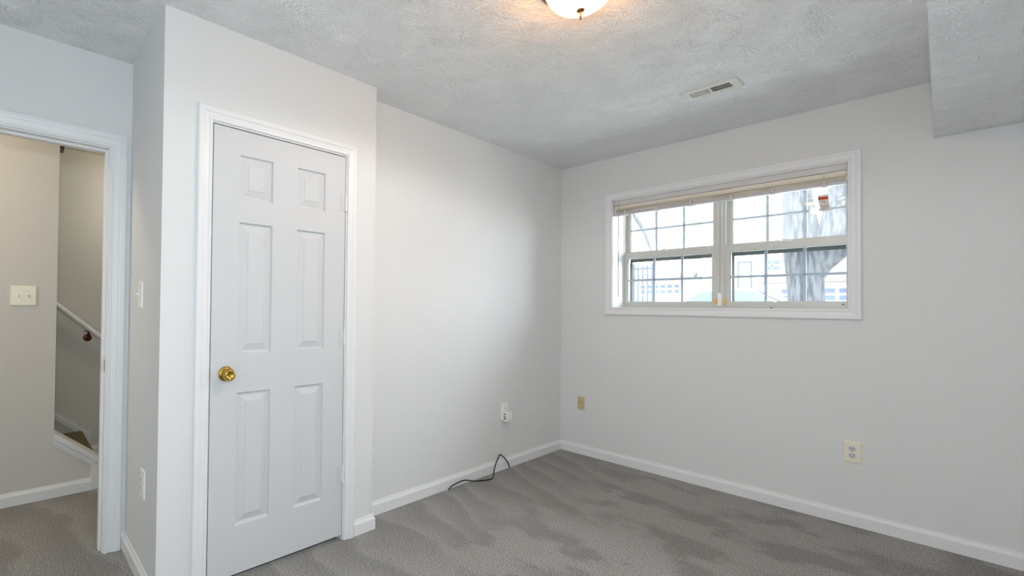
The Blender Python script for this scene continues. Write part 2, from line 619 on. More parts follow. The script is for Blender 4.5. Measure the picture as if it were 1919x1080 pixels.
def copy_tree(o, parent=None):
    c = o.copy()
    COL.objects.link(c)
    c.parent = parent
    for ch in list(o.children):
        copy_tree(ch, c)
    return c


# casing swept round an opening. plane 'x': the wall faces +x, u = y; plane 'y': the wall faces -y, u = x
def casing(mb, plane, base, u0, u1, v0, v1, prof, closed):
    def P(u, v, h):
        return (base + h, u, v) if plane == 'x' else (u, base - h, v)
    loops = []
    for d, h in prof:
        if closed:
            loops.append([P(u0 - d, v0 - d, h), P(u1 + d, v0 - d, h), P(u1 + d, v1 + d, h), P(u0 - d, v1 + d, h)])
        else:
            loops.append([P(u0 - d, v0, h), P(u0 - d, v1 + d, h), P(u1 + d, v1 + d, h), P(u1 + d, v0, h)])
    m = len(loops[0])
    vs = [p for l in loops for p in l]
    fs = []
    for i in range(len(loops)):
        j = (i + 1) % len(loops)
        for k in range(m if closed else m - 1):
            k2 = (k + 1) % m
            fs.append((i * m + k, i * m + k2, j * m + k2, j * m + k))
    if not closed:
        fs.append(tuple(i * m for i in range(len(loops))))
        fs.append(tuple(i * m + m - 1 for i in range(len(loops)))[::-1])
    mb.add(vs, fs)


def colonial(w, t=0.0175):
    s = w / 0.057
    return [(0, 0), (0, 0.009), (0.002 * s, 0.0115), (0.008 * s, 0.0115), (0.011 * s, 0.0085), (0.014 * s, 0.0085), (0.030 * s, 0.0125),
            (0.033 * s, 0.0160), (0.040 * s, t), (0.052 * s, t), (0.057 * s, t - 0.004), (w, 0)]


# baseboard swept along a floor path; the profile grows to the left of the walking direction
BASE_H = 0.080
BPROF = [(0, 0), (0.0135, 0), (0.0135, 0.058), (0.0115, 0.061), (0.0115, 0.064), (0.0085, 0.066), (0.0060, 0.072), (0.0055, 0.0785), (0.004, BASE_H), (0, BASE_H)]


def baseboard(mb, path):
    n = len(path)
    P = [Vector((p[0], p[1], 0)) for p in path]
    dirs = [(P[i + 1] - P[i]).normalized() for i in range(n - 1)]
    nor = [Vector((-d.y, d.x, 0)) for d in dirs]
    vs = []
    for i in range(n):
        if i == 0:
            off = nor[0]
        elif i == n - 1:
            off = nor[-1]
        else:
            a, b = nor[i - 1], nor[i]
            off = (a + b) / (1 + a.dot(b))
        for d, h in BPROF:
            q = P[i] + off * d
            vs.append((q.x, q.y, h))
    m = len(BPROF)
    fs = []
    for i in range(n - 1):
        for k in range(m):
            k2 = (k + 1) % m
            fs.append((i * m + k, i * m + k2, (i + 1) * m + k2, (i + 1) * m + k))
    fs.append(tuple(range(m)))
    fs.append(tuple((n - 1) * m + k for k in range(m))[::-1])
    mb.add(vs, fs)


# ------------------------------------------------------------------ the room shell
H = 2.44
CX = 0.1288           # closet face
CY0, CY1 = -3.2322, -2.1521
EX = -0.4983          # doorway wall
RXW = 3.05            # right wall
BY = -4.75            # wall behind the camera
HX = -1.4633          # hall wall
SX = -2.263           # stair wall
WX0, WX1, WZ0, WZ1 = 0.4485, 1.8215, 1.232, 2.092     # window opening
SOFX, SOFZ = 2.1400, 2.1380

struct(MB().box(SX - 0.1, RXW + 0.1, BY - 0.5, 0.3, -0.12, 0.0).build('floor', M_CARPET), 'grey cut-pile carpet with vacuum strokes covering the whole floor', 'floor')
struct(MB().box(-0.6183, RXW + 0.1, BY - 0.1, 0.3, H, H + 0.12).build('ceiling', M_CEIL), 'white ceiling with a stomped brush texture', 'ceiling')
struct(MB().box(SX - 0.1, -0.6183, BY - 0.5, -1.5, H - 0.012, H + 0.12).build('ceiling_hall', M_POP), 'popcorn-textured ceiling over the hall and stairs', 'ceiling')
sof = MB().box(SOFX, RXW, BY, 0.0, SOFZ, H)
struct(sof.build('ceiling_soffit', M_CEIL), 'boxed-in ceiling soffit dropping along the right side of the room', 'soffit')

struct(MB().box(-0.12, 0.0, CY1, 0.0, 0, H).build('wall_left', M_WALL), 'plain pale grey wall between the closet and the window wall', 'wall')
wb = MB()
wb.box(-0.12, WX0, 0, 0.30, 0, H).box(WX1, RXW + 0.1, 0, 0.30, 0, H)
wb.box(WX0, WX1, 0, 0.30, 0, WZ0).box(WX0, WX1, 0, 0.30, WZ1, H)
struct(wb.build('wall_back', M_WALL), 'pale grey wall holding the wide window', 'wall')
struct(MB().box(RXW, RXW + 0.1, BY, 0, 0, H).build('wall_right', M_WALL), 'pale grey wall under the soffit on the right side', 'wall')
struct(MB().box(EX - 0.12, RXW + 0.1, BY - 0.1, BY, 0, H).build('wall_front', M_WALL), 'pale grey wall behind the viewer', 'wall')

DY0, DY1, DZ = -3.036, -2.347, 2.012      # closet door opening
wc = MB()
wc.box(CX - 0.11, CX, CY0, DY0 - 0.018, 0, H)
wc.box(CX - 0.11, CX, DY1 + 0.018, CY1, 0, H)
wc.box(CX - 0.11, CX, DY0 - 0.018, DY1 + 0.018, DZ + 0.018, H)
wc.box(-0.12, CX - 0.11, CY1 - 0.11, CY1, 0, H)
wc.box(EX, CX - 0.11, CY0, CY0 + 0.11, 0, H)
struct(wc.build('wall_closet', M_WALL), 'boxed-out closet wall with a white six-panel door', 'wall')
struct(MB().box(EX - 0.12, EX - 0.02, CY0, -1.6, 0, H).build('wall_closet_rear', M_WALL), 'back wall inside the closet', 'wall')

PY0, PY1, PZ = -4.098, -3.328, 1.990      # doorway to the hall (clear opening)
wd = MB()
wd.box(EX - 0.12, EX, PY1 + 0.018, CY0, 0, H)
wd.box(EX - 0.12, EX, BY - 0.5, PY0 - 0.018, 0, H)
wd.box(EX - 0.12, EX, PY0 - 0.018, PY1 + 0.018, PZ + 0.018, H)
struct(wd.build('wall_doorway', M_WALL), 'pale grey wall with the open doorway to the hall', 'wall')

# hall: facing wall with a low sloping wall beside the stairs, stair wall, two ends
KN = -3.4600
wh = MB().box(HX - 0.11, HX, BY - 0.4, KN, 0, H)
KT0, KT1 = 0.366, 0.182
wh.prism([(KN, 0), (-3.236, 0), (-3.236, KT1), (KN, KT0)], 'x', HX - 0.11, HX)
struct(wh.build('wall_hall', M_HALL), 'hall wall facing the doorway, low and sloping beside the stairs', 'wall')
struct(MB().box(SX - 0.1, SX, BY - 0.4, -1.6, 0, H).build('wall_stair', M_HALL), 'grey stairwell wall carrying the handrail', 'wall')
struct(MB().box(SX - 0.1, EX - 0.02, -1.7, -1.6, 0, H).build('wall_hall_end', M_HALL), 'far end wall of the hall', 'wall')
struct(MB().box(SX - 0.1, EX - 0.12, BY - 0.5, BY - 0.4, 0, H).build('wall_hall_start', M_HALL), 'near end wall of the hall', 'wall')

# ------------------------------------------------------------------ baseboards
b = MB(); baseboard(b, [(0.0, -0.0005), (0.0, CY1)])
struct(b.build('baseboard_left', M_TRIM), 'white baseboard along the plain left wall', 'baseboard')
b = MB(); baseboard(b, [(RXW, 0.0), (0.0, 0.0)])
struct(b.build('baseboard_back', M_TRIM), 'white baseboard along the window wall', 'baseboard')
b = MB(); baseboard(b, [(0.0, CY1), (CX, CY1), (CX, DY1 + 0.066)])
struct(b.build('baseboard_closet', M_TRIM), 'short white baseboard between the closet door and the corner', 'baseboard')
b = MB(); baseboard(b, [(CX, DY0 - 0.066), (CX, CY0), (EX, CY0), (EX, CY0 - 0.016)])
struct(b.build('baseboard_closet_side', M_TRIM), 'white baseboard round the side of the closet', 'baseboard')
b = MB(); baseboard(b, [(RXW, BY), (RXW, 0)])
struct(b.build('baseboard_right', M_TRIM), 'white baseboard along the right wall', 'baseboard')
b = MB(); baseboard(b, [(EX, BY), (RXW, BY)])
struct(b.build('baseboard_front', M_TRIM), 'white baseboard along the wall behind the viewer', 'baseboard')
b = MB(); baseboard(b, [(HX, -3.258), (HX, BY - 0.4)])
struct(b.build('baseboard_hall', M_TRIM), 'white baseboard along the hall wall facing the doorway', 'baseboard')
b = MB(); baseboard(b, [(SX, -1.7), (SX, -3.174)])
struct(b.build('baseboard_stair', M_TRIM), 'white baseboard at the foot of the stairwell wall', 'baseboard')

# ------------------------------------------------------------------ closet door
d1 = struct(empty('door_1', (CX, DY0, 0)), 'white six-panel closet door with a round brass knob', 'door')
Y0, Y1, Z0, Z1 = -3.0315, -2.3515, 0.027, 2.006
XF = CX - 0.001
ys = [Y0, -2.914, -2.756, -2.630, -2.472, Y1]
zs = [Z0, 0.2415, 0.830, 1.0045, 1.5935, 1.7025, 1.8970, Z1]
slab = MB()
for i in range(5):
    for j in range(7):
        a0, a1, c0, c1 = ys[i], ys[i + 1], zs[j], zs[j + 1]
        if i in (1, 3) and j in (1, 3, 5):
            rings = [(0, 0), (0.002, -0.004), (0.005, -0.0115), (0.012, -0.0125), (0.0145, -0.0115), (0.0405, -0.0030), (0.0420, -0.0008)]
            vs = []
            for ins, dep in rings:
                vs += [(XF + dep, a0 + ins, c0 + ins), (XF + dep, a1 - ins, c0 + ins), (XF + dep, a1 - ins, c1 - ins), (XF + dep, a0 + ins, c1 - ins)]
            fs = []
            for r in range(len(rings) - 1):
                for k in range(4):
                    fs.append((r * 4 + k, r * 4 + (k + 1) % 4, r * 4 + 4 + (k + 1) % 4, r * 4 + 4 + k))
            q = (len(rings) - 1) * 4
            fs.append((q, q + 1, q + 2, q + 3))
            slab.add(vs, fs)
        else:
            slab.add([(XF, a0, c0), (XF, a1, c0), (XF, a1, c1), (XF, a0, c1)], [(0, 1, 2, 3)])
XB = XF - 0.035
slab.add([(XB, Y0, Z0), (XB, Y1, Z0), (XB, Y1, Z1), (XB, Y0, Z1)], [(3, 2, 1, 0)])
for (pa, pb) in (((Y0, Z0), (Y1, Z0)), ((Y1, Z0), (Y1, Z1)), ((Y1, Z1), (Y0, Z1)), ((Y0, Z1), (Y0, Z0))):
    slab.add([(XF, pa[0], pa[1]), (XF, pb[0], pb[1]), (XB, pb[0], pb[1]), (XB, pa[0], pa[1])], [(0, 1, 2, 3)])
slab.build('door_panel', M_DOOR, d1)
jb = MB()
jb.box(CX - 0.11, CX, DY0 - 0.018, DY0, 0, DZ + 0.018).box(CX - 0.11, CX, DY1, DY1 + 0.018, 0, DZ + 0.018)
jb.box(CX - 0.11, CX, DY0, DY1, DZ, DZ + 0.018)
jb.box(CX - 0.075, CX - 0.040, DY0, DY0 + 0.011, 0, DZ).box(CX - 0.075, CX - 0.040, DY1 - 0.011, DY1, 0, DZ)
jb.box(CX - 0.075, CX - 0.040, DY0 + 0.011, DY1 - 0.011, DZ - 0.011, DZ)
jb.build('door_jamb', M_TRIM, d1)
KY, KZ = -2.966, 0.920
rose = MB().lathe([(0.0, 0.0), (0.0325, 0.0), (0.0325, 0.003), (0.030, 0.006), (0.022, 0.009), (0.020, 0.011), (0.0, 0.011)], (XF, KY, KZ), (1, 0, 0), 40)
knob = rose.build('knob_rosette', M_BRASS, d1, smooth=True)
kb = MB().lathe([(0.0, 0.009), (0.0125, 0.009), (0.0125, 0.020), (0.0145, 0.023), (0.021, 0.028), (0.0262, 0.036), (0.0268, 0.043), (0.0245, 0.052),
                 (0.0205, 0.0575), (0.0175, 0.0585), (0.0150, 0.0570), (0.011, 0.0535), (0.004, 0.0520), (0.0, 0.0520)], (XF, KY, KZ), (1, 0, 0), 40)
ob = kb.build('door_knob', M_BRASS, d1, smooth=True)
ob['label'] = 'round polished brass knob with a dished face'
MB().box(CX - 0.035, CX - 0.0005, Y0 - 0.0035, Y0 - 0.0005, KZ - 0.028, KZ + 0.028).build('latch_plate', M_BRASS, d1)
for hz in (1.764, 1.0565, 0.3415):
    hg = MB()
    for k in range(5):
        z0 = hz - 0.0430 + k * 0.0174
        hg.lathe([(0.0, 0), (0.0058, 0.0), (0.0062, 0.0012), (0.0062, 0.0156), (0.0058, 0.0168), (0.0, 0.0168)], (CX + 0.0055, (Y1 + DY1) / 2, z0), (0, 0, 1), 16)
    hg.lathe([(0.0, 0), (0.004, 0.0), (0.005, 0.003), (0.003, 0.006), (0.0, 0.0065)], (CX + 0.0055, (Y1 + DY1) / 2, hz + 0.044), (0, 0, 1), 12)
    hh = hg.build('hinge', M_TRIM, d1, smooth=True)
    MB().box(CX - 0.001, CX + 0.0012, Y1 - 0.028, Y1 - 0.001, hz - 0.043, hz + 0.043).build('hinge_leaf', M_DOOR, hh)
c = MB(); casing(c, 'x', CX, DY0 - 0.006, DY1 + 0.006, 0, DZ + 0.006, colonial(0.058), False)
struct(c.build('trim_1', M_TRIM), 'white moulded casing round the closet door', 'door trim')
# closet shade in the gap under the door, painted as a dark strip
struct(MB().box(CX - 0.11, CX - 0.040, DY0, DY1, 0.0, 0.004).build('gap_shade', M_GAP_SHADE), 'dark strip painted as the shade under the closet door', 'painted shade')

# ------------------------------------------------------------------ hall doorway
d2 = struct(empty('door_2', (EX, PY1, 0)), 'white jamb of the open doorway leading to the hall', 'doorway')
jb = MB()
jb.box(EX - 0.12, EX, PY1, PY1 + 0.018, 0, PZ + 0.018).box(EX - 0.12, EX, PY0 - 0.018, PY0, 0, PZ + 0.018)
jb.box(EX - 0.12, EX, PY0, PY1, PZ, PZ + 0.018)
jb.box(EX - 0.075, EX - 0.040, PY1 - 0.011, PY1, 0, PZ).box(EX - 0.075, EX - 0.040, PY0, PY0 + 0.011, 0, PZ)
jb.box(EX - 0.075, EX - 0.040, PY0 + 0.011, PY1 - 0.011, PZ - 0.011, PZ)
jb.build('door_jamb', M_TRIM, d2)
sp = MB().box(EX - 0.034, EX - 0.004, PY1 - 0.0015, PY1, 0.888, 0.946).build('strike_plate', M_BRASS, d2)
sp['label'] = 'small brass strike plate on the jamb'
c = MB(); casing(c, 'x', EX, PY0 - 0.006, PY1 + 0.006, 0, PZ + 0.006, colonial(0.0715), False)
struct(c.build('trim_2', M_TRIM), 'white moulded casing round the hall doorway', 'door trim')
c = MB(); casing(c, 'x', EX - 0.12, PY0 - 0.006, PY1 + 0.006, 0, PZ + 0.006, [(d, -h) for d, h in colonial(0.0715)], False)
struct(c.build('trim_3', M_TRIM), 'white casing on the hall side of the doorway', 'door trim')

# ------------------------------------------------------------------ stairs in the hall
st = tag(empty('staircase', (-1.92, -3.19, 0)), 'brown carpeted stairs climbing behind the hall wall', 'stairs', kind='structure')
RISE, RUN, SY = 0.213, 0.250, -3.243
for k in range(6):
    y1 = SY - k * RUN
    z1 = (k + 1) * RISE
    prof = [(y1, 0.0 if k == 0 else k * RISE - 0.02), (y1, z1 - 0.035), (y1 + 0.016, z1 - 0.022), (y1 + 0.016, z1 - 0.008), (y1 + 0.006, z1),
            (y1 - RUN - 0.02, z1), (y1 - RUN - 0.02, 0.0 if k == 0 else k * RISE - 0.02)]
    MB().prism(prof, 'x', SX + 0.013, HX - 0.1115).build('step', M_STEP, st)

cap = MB()
sl = (KT0 - KT1) / (-3.236 - KN)
def capz(y, o=0.0):
    return KT0 - (y - KN) * sl + o
ya, yb = KN, -3.206
cap.prism([(ya, capz(ya, 0.018)), (yb, capz(yb, 0.018)), (yb, capz(yb, 0.038)), (ya, capz(ya, 0.038))], 'x', HX - 0.128, HX + 0.026)
cap.prism([(ya, capz(ya, 0.0)), (-3.22, capz(-3.22, 0.0)), (-3.22, capz(-3.22, 0.018)), (ya, capz(ya, 0.018))], 'x', HX - 0.112, HX + 0.017)
cap.prism([(ya, capz(ya, -0.024)), (-3.258, capz(-3.258, -0.024)), (-3.258, capz(-3.258, -0.008)), (ya, capz(ya, -0.008))], 'x', HX, HX + 0.007)
cap.prism([(ya, capz(ya, -0.036)), (-3.262, capz(-3.262, -0.036)), (-3.262, capz(-3.262, -0.026)), (ya, capz(ya, -0.026))], 'x', HX, HX + 0.013)
struct(cap.build('trim_4', M_TRIM), 'white sloping cap board on the low wall beside the stairs', 'trim')
post = MB()
post.box(HX, HX + 0.010, -3.258, -3.236, 0, capz(-3.258, -0.004)).box(HX, HX + 0.014, -3.262, -3.252, 0, capz(-3.26, -0.012))
post.box(HX - 0.112, HX + 0.010, -3.236, -3.222, 0, capz(-3.222, 0.0))
struct(post.build('trim_5', M_TRIM), 'white corner board at the end of the low stair wall', 'trim')

sk = MB()
def skz(y, o=0.0):
    return 0.213 + (-3.2150 - y) * 0.859 + o
yt = BY - 0.3
sk.prism([(-3.2150, skz(-3.2150, -0.060)), (-3.2015, skz(-3.2015, 0.0)), (yt, skz(yt, 0.0)), (yt, skz(yt, -0.048)), (-3.2150, skz(-3.2150, -0.048))], 'x', SX, SX + 0.012)
sk.prism([(-3.2015, skz(-3.2015, -0.016)), (-3.1955, skz(-3.1955, 0.006)), (yt, skz(yt, 0.006)), (yt, skz(yt, -0.014))], 'x', SX + 0.010, SX + 0.018)
sk.box(SX, SX + 0.0125, -3.2150, -3.174, 0, skz(-3.2150, -0.02))
sk.box(SX, SX + 0.0165, -3.186, -3.174, 0, skz(-3.2150, -0.012))
struct(sk.build('trim_7', M_TRIM), 'white stepped moulding following the stairs along the stairwell wall', 'trim')

hr = tag(empty('handrail', (SX + 0.06, -3.20, 0.96)), 'white round handrail rising along the stairwell wall', 'handrail')
def rz(y):
    return 1.2067 + (-3.4106 - y) * 0.887
MB().tube([(SX + 0.062, -2.98, rz(-2.98)), (SX + 0.062, -3.9, rz(-3.9))], 0.021, 16, 1).build('rail', M_TRIM, hr, smooth=True)
def bracket(y):
    zb = rz(y)
    m = MB()
    m.lathe([(0.0, 0), (0.030, 0.0), (0.028, 0.004), (0.012, 0.008), (0.0, 0.009)], (SX, y, zb - 0.075), (1, 0, 0), 20)
    m.tube([(SX + 0.004, y, zb - 0.075), (SX + 0.040, y, zb - 0.070), (SX + 0.062, y, zb - 0.045), (SX + 0.062, y, zb - 0.018)], 0.0085, 10, 5)
    m.box(SX + 0.050, SX + 0.074, y - 0.030, y + 0.030, zb - 0.024, zb - 0.018)
    o = m.build('rail_bracket', M_BRACKET, hr, smooth=True)
    o['label'] = 'dark bronze bracket holding the handrail'
bracket(-3.2039)
bracket(-3.80)

struct(MB().box(HX - 0.112, HX - 0.02, KN, KN + 0.024, 2.208, H).build('trim_8', M_BROWN), 'dark brown wooden strip at the top corner of the hall wall', 'trim')

# ------------------------------------------------------------------ window
w1 = struct(empty('window_1', ((WX0 + WX1) / 2, 0.2, WZ0)), 'wide white twin sliding-sash window with grids in the back wall', 'window')
rv = MB()
rv.box(WX0, WX0 + 0.004, 0.0, 0.2, WZ0, WZ1).box(WX1 - 0.004, WX1, 0.0, 0.2, WZ0, WZ1)
rv.box(WX0, WX1, 0.0, 0.2, WZ0 - 0.0, WZ0 + 0.004).box(WX0, WX1, 0.0, 0.2, WZ1 - 0.004, WZ1)
rv.build('window_reveal', M_TRIM, w1)
WL0, WL1, WR0, WR1 = 0.4565, 1.1050, 1.1665, 1.8135
fr = MB()
fr.box(WX0, WL0, 0.195, 0.30, WZ0, WZ1).box(WR1, WX1, 0.195, 0.30, WZ0, WZ1)
fr.box(WL0, WR1, 0.195, 0.30, WZ0, 1.2495).box(WL0, WR1, 0.195, 0.30, 2.065, WZ1)
for (a, bb) in ((WL0, WL1), (WR0, WR1)):      # parting strips between the sash tracks
    fr.box(a, a + 0.010, 0.236, 0.246, 1.2495, 2.065).box(bb - 0.010, bb, 0.236, 0.246, 1.2495, 2.065)
fr.build('window_frame', M_VINYL, w1)
mu = MB()
mu.box(WL1, WR0, 0.198, 0.30, 1.2495, 2.065).box(WL1 + 0.010, WL1 + 0.026, 0.192, 0.199, 1.2495, 2.065).box(WR0 - 0.030, WR0 - 0.012, 0.192, 0.199, 1.2495, 2.065)
mu.build('window_mullion', M_VINYL, w1)

def sash(x0, x1, z0, z1, y0, y1, stile, top, bot, zm, gmat, nm):
    o = MB()
    o.box(x0, x0 + stile, y0, y1, z0, z1).box(x1 - stile, x1, y0, y1, z0, z1)
    o.box(x0 + stile, x1 - stile, y0, y1, z0, z0 + bot).box(x0 + stile, x1 - stile, y0, y1, z1 - top, z1)
    # glazing bead
    g = 0.004
    gx0, gx1, gz0, gz1 = x0 + stile, x1 - stile, z0 + bot, z1 - top
    o.box(gx0, gx0 + g, y0 + 0.008, y1 - 0.006, gz0, gz1).box(gx1 - g, gx1, y0 + 0.008, y1 - 0.006, gz0, gz1)
    o.box(gx0 + g, gx1 - g, y0 + 0.008, y1 - 0.006, gz0, gz0 + g).box(gx0 + g, gx1 - g, y0 + 0.008, y1 - 0.006, gz1 - g, gz1)
    so = o.build(nm, M_VINYL, w1)
    ym = (y0 + y1) / 2
    gr = MB()
    ww = (gx1 - gx0) / 3
    hw = 0.0085
    for k in (1, 2):
        gr.box(gx0 + ww * k - hw, gx0 + ww * k + hw, ym - 0.003, ym + 0.003, gz0, gz1)
    gr.box(gx0, gx1, ym - 0.0028, ym + 0.0028, zm - hw, zm + hw)
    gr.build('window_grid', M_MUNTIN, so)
    MB().box(gx0, gx1, ym - 0.0065, ym - 0.0055, gz0, gz1).build('window_pane', gmat, so)
    return so

LY0, LY1, UY0, UY1 = 0.204, 0.236, 0.246, 0.278
for (a, bb) in ((WL0, WL1), (WR0, WR1)):
    sash(a, bb, 1.2495, 1.682, LY0, LY1, 0.0245, 0.044, 0.0315, 1.458, M_GLASS_L, 'lower_sash')
    sash(a + 0.002, bb - 0.002, 1.650, 2.065, UY0, UY1, 0.026, 0.028, 0.044, 1.872, M_GLASS_U, 'upper_sash')
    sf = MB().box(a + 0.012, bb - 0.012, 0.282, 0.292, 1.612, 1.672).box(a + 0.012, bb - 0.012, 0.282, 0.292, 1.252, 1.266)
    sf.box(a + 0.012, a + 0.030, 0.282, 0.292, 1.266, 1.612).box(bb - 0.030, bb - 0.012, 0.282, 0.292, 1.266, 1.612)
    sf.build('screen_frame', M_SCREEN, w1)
for lx in (0.745, 1.490):
    lk = MB()
    lk.rbox(lx - 0.028, lx + 0.028, LY0 + 0.002, LY0 + 0.026, 1.682, 1.690, 0.002)
    lk.lathe([(0.0, 0), (0.013, 0.0), (0.012, 0.008), (0.0, 0.009)], (lx, LY0 + 0.014, 1.690), (0, 0, 1), 18)
    lk.rbox(lx + 0.002, lx + 0.034, LY0 - 0.004, LY0 + 0.006, 1.690, 1.697, 0.002)
    lk.build('sash_lock', M_WHITEP, w1, smooth=True)
# tilt latch bracket at the foot of the mullion: white body with two yellowed catches
tb = MB().rbox(1.1180, 1.1440, 0.184, 0.199, 1.252, 1.298, 0.003)
tb.rbox(1.1160, 1.1420, 0.188, 0.199, 1.298, 1.345, 0.002)
tb.lathe([(0.0, 0), (0.0075, 0.0), (0.0075, 0.004), (0.004, 0.004), (0.004, 0.001), (0.0, 0.001)], (1.131, 0.184, 1.284), (0, -1, 0), 20)
tb.build('tilt_bracket', M_WHITEP, w1, smooth=True)
for x0 in (1.0950, 1.1510):
    MB().rbox(x0, x0 + 0.0185, 0.186, 0.199, 1.268, 1.302, 0.002).build('tilt_catch', M_YELLOW, w1)
wh_ = MB()
for px, pz in ((1.4245, 1.2420), (1.7715, 1.2640)):
    wh_.rbox(px - 0.004, px + 0.004, 0.190 if pz < 1.25 else 0.2, 0.206, pz - 0.003, pz + 0.003, 0.001)
wh_.build('weep_hole', M_SLOT, w1)

c = MB()
WPROF = [(0, 0), (0, 0.010), (0.003, 0.0125), (0.009, 0.0125), (0.012, 0.0095), (0.016, 0.0095), (0.034, 0.0135), (0.037, 0.017), (0.043, 0.0185), (0.052, 0.0185), (0.057, 0.014), (0.058, 0)]
casing(c, 'y', 0.0, WX0, WX1 - 0.008, WZ0, WZ1 + 0.004, WPROF, True)
struct(c.build('trim_9', M_TRIM), 'white mitred casing round the window', 'window trim')

# ------------------------------------------------------------------ blind
bl = tag(empty('window_blind', ((WX0 + WX1) / 2, 0.04, WZ1)), 'cream slatted blind drawn up tight at the top of the window', 'blind')
BX0, BX1 = WX0 + 0.006, WX1 - 0.014
hd = MB().rbox(BX0, BX1, 0.012, 0.052, 2.050, 2.0875, 0.002)
hd.build('headrail', M_RAIL, bl)
stck = MB()
zt, zb_ = 2.0465, 1.9920
NS = 24
for k in range(NS):
    z = zb_ + (zt - zb_) * (k + 0.5) / NS
    dx = random.uniform(-0.0015, 0.0015)
    dy = random.uniform(-0.0012, 0.0012)
    hk = (z - zb_) / (zt - zb_)
    env = 0.026 * max(0.0, (0.66 - hk) / 0.66) ** 1.3 + 0.004 * max(0.0, (hk - 0.62) / 0.38)
    y0, y1 = 0.014 + env + dy, 0.046 + dy
    t = 0.00105 if k > NS * 0.45 else 0.0006
    vs, fs = [], []
    seg = 6
    for s in range(seg + 1):
        u = s / seg
        y = y0 + (y1 - y0) * u
        cz = z + 0.0018 * (1 - (2 * u - 1) ** 2)
        for x in (BX0 + 0.002 + dx, BX1 - 0.002 + dx):
            vs += [(x, y, cz - t), (x, y, cz + t)]
    for s in range(seg):
        o = s * 4
        fs += [(o, o + 2, o + 6, o + 4), (o + 1, o + 5, o + 7, o + 3), (o, o + 4, o + 5, o + 1), (o + 2, o + 3, o + 7, o + 6)]
    fs += [(0, 1, 3, 2), (seg * 4, seg * 4 + 2, seg * 4 + 3, seg * 4 + 1)]
    stck.add(vs, fs)
stck.build('blind_slats', M_SLAT, bl)
MB().rbox(BX0 + 0.001, BX1 - 0.001, 0.016, 0.050, 1.9690, 1.9905, 0.005).build('bottom_rail', M_BRAIL, bl, smooth=True)
for x in (0.541, 0.770, 1.000, 1.2415, 1.4644, 1.7100):
    tp = MB()
    tp.box(x - 0.0012, x + 0.0012, 0.0115, 0.0125, 1.9900, 2.0500)
    tp.rbox(x - 0.0075, x + 0.0075, 0.0125, 0.0350, 1.9760, 2.0010, 0.002)
    tp.rbox(x - 0.012, x + 0.012, 0.0140, 0.0520, 1.9670, 1.9780, 0.002)
    tp.build('ladder_tape', M_TAPE, bl)
wd_ = MB().tube([(0.4940, 0.006, 2.070), (0.4935, 0.006, 1.318)], 0.0034, 8, 1)
wd_.tube([(0.4940, 0.030, 2.056), (0.4940, 0.012, 2.066), (0.4940, 0.006, 2.070)], 0.002, 6, 2)
wd_.build('tilt_wand', M_WAND, bl, smooth=True)
for x, y in ((1.7070, 0.0085),):
    MB().tube([(x, y + 0.008, 2.050), (x, y, 2.030), (x, y, 1.9125)], 0.0009, 6, 2).build('lift_cord', M_TAPE, bl)

# paper warning tag hanging on the lift cord
tg = tag(empty('warning_tag', (1.7070, 0.008, 1.9150)), 'small white paper tag with an orange band hanging in front of the right sash', 'tag')
def tag_sheet(z0, z1, w0, w1, off, name, m, x0=-0.5, x1=0.5, th=0.0004, parent=tg):
    mb = MB()
    vs, fs = [], []
    n = 10
    for s in range(n + 1):
        u = s / n
        z = z0 + (z1 - z0) * u
        f = (1.918 - z) / 0.10
        wid = 0.0455
        cx = 1.7040 + 0.012 * f * f + 0.004 * f
        y = 0.006 - 0.016 * f * f + 0.004 * f + off
        for xx in (cx + wid * x0, cx + wid * x1):
            yy = y + 0.004 * ((xx - cx) / wid)
            vs += [(xx, yy - th, z), (xx, yy + th, z)]
    for s in range(n):
        o = s * 4
        fs += [(o, o + 2, o + 6, o + 4), (o + 1, o + 5, o + 7, o + 3), (o, o + 4, o + 5, o + 1), (o + 2, o + 3, o + 7, o + 6)]
    fs += [(0, 1, 3, 2), (n * 4, n * 4 + 2, n * 4 + 3, n * 4 + 1)]
    mb.add(vs, fs)
    return mb.build(name, m, parent)
tag_sheet(1.817, 1.919, 0, 0, 0, 'tag_sheet', M_PAPER)
tag_sheet(1.8890, 1.9060, 0, 0, -0.0008, 'orange_band', M_ORANGE)
for k in range(7):      # the capitals on the band
    x0 = -0.34 + k * 0.10
    tag_sheet(1.8930, 1.9015, 0, 0, -0.0013, 'band_print', M_PRINT, x0, x0 + 0.055)
tag_sheet(1.8935, 1.9015, 0, 0, -0.0013, 'band_print', M_PRINT, -0.46, -0.39)
for k in range(5):
    tag_sheet(1.852 - k * 0.0062, 1.8535 - k * 0.0062, 0, 0, -0.0008, 'small_print', M_PRINT, -0.36, 0.36 - (0.25 if k == 4 else 0))
ring = MB()
for k in range(20):
    a0, a1 = 2 * PI * k / 20, 2 * PI * (k + 1) / 20
    q = []
    for r, a in ((0.0085, a0), (0.0105, a0), (0.0105, a1), (0.0085, a1)):
        q.append((1.7065 + r * math.cos(a), 0.0040, 1.8720 + r * math.sin(a)))
    ring.add([(p[0], p[1] - 0.0006, p[2]) for p in q] + [(p[0], p[1] + 0.0006, p[2]) for p in q], [(0, 1, 2, 3), (7, 6, 5, 4), (0, 4, 5, 1), (1, 5, 6, 2), (2, 6, 7, 3), (3, 7, 4, 0)])
ring.prism([(1.6995, 1.8660), (1.7010, 1.8645), (1.7135, 1.8780), (1.7120, 1.8795)], 'y', 0.0034, 0.0046)
ring.build('warning_symbol', M_REDP, tg)
MB().lathe([(0.0, -0.0012), (0.003, -0.0012), (0.003, 0.0012), (0.0, 0.0012)], (1.7055, 0.0060, 1.9125), (0, 1, 0), 14).build('tag_eyelet', M_WHITEP, tg)

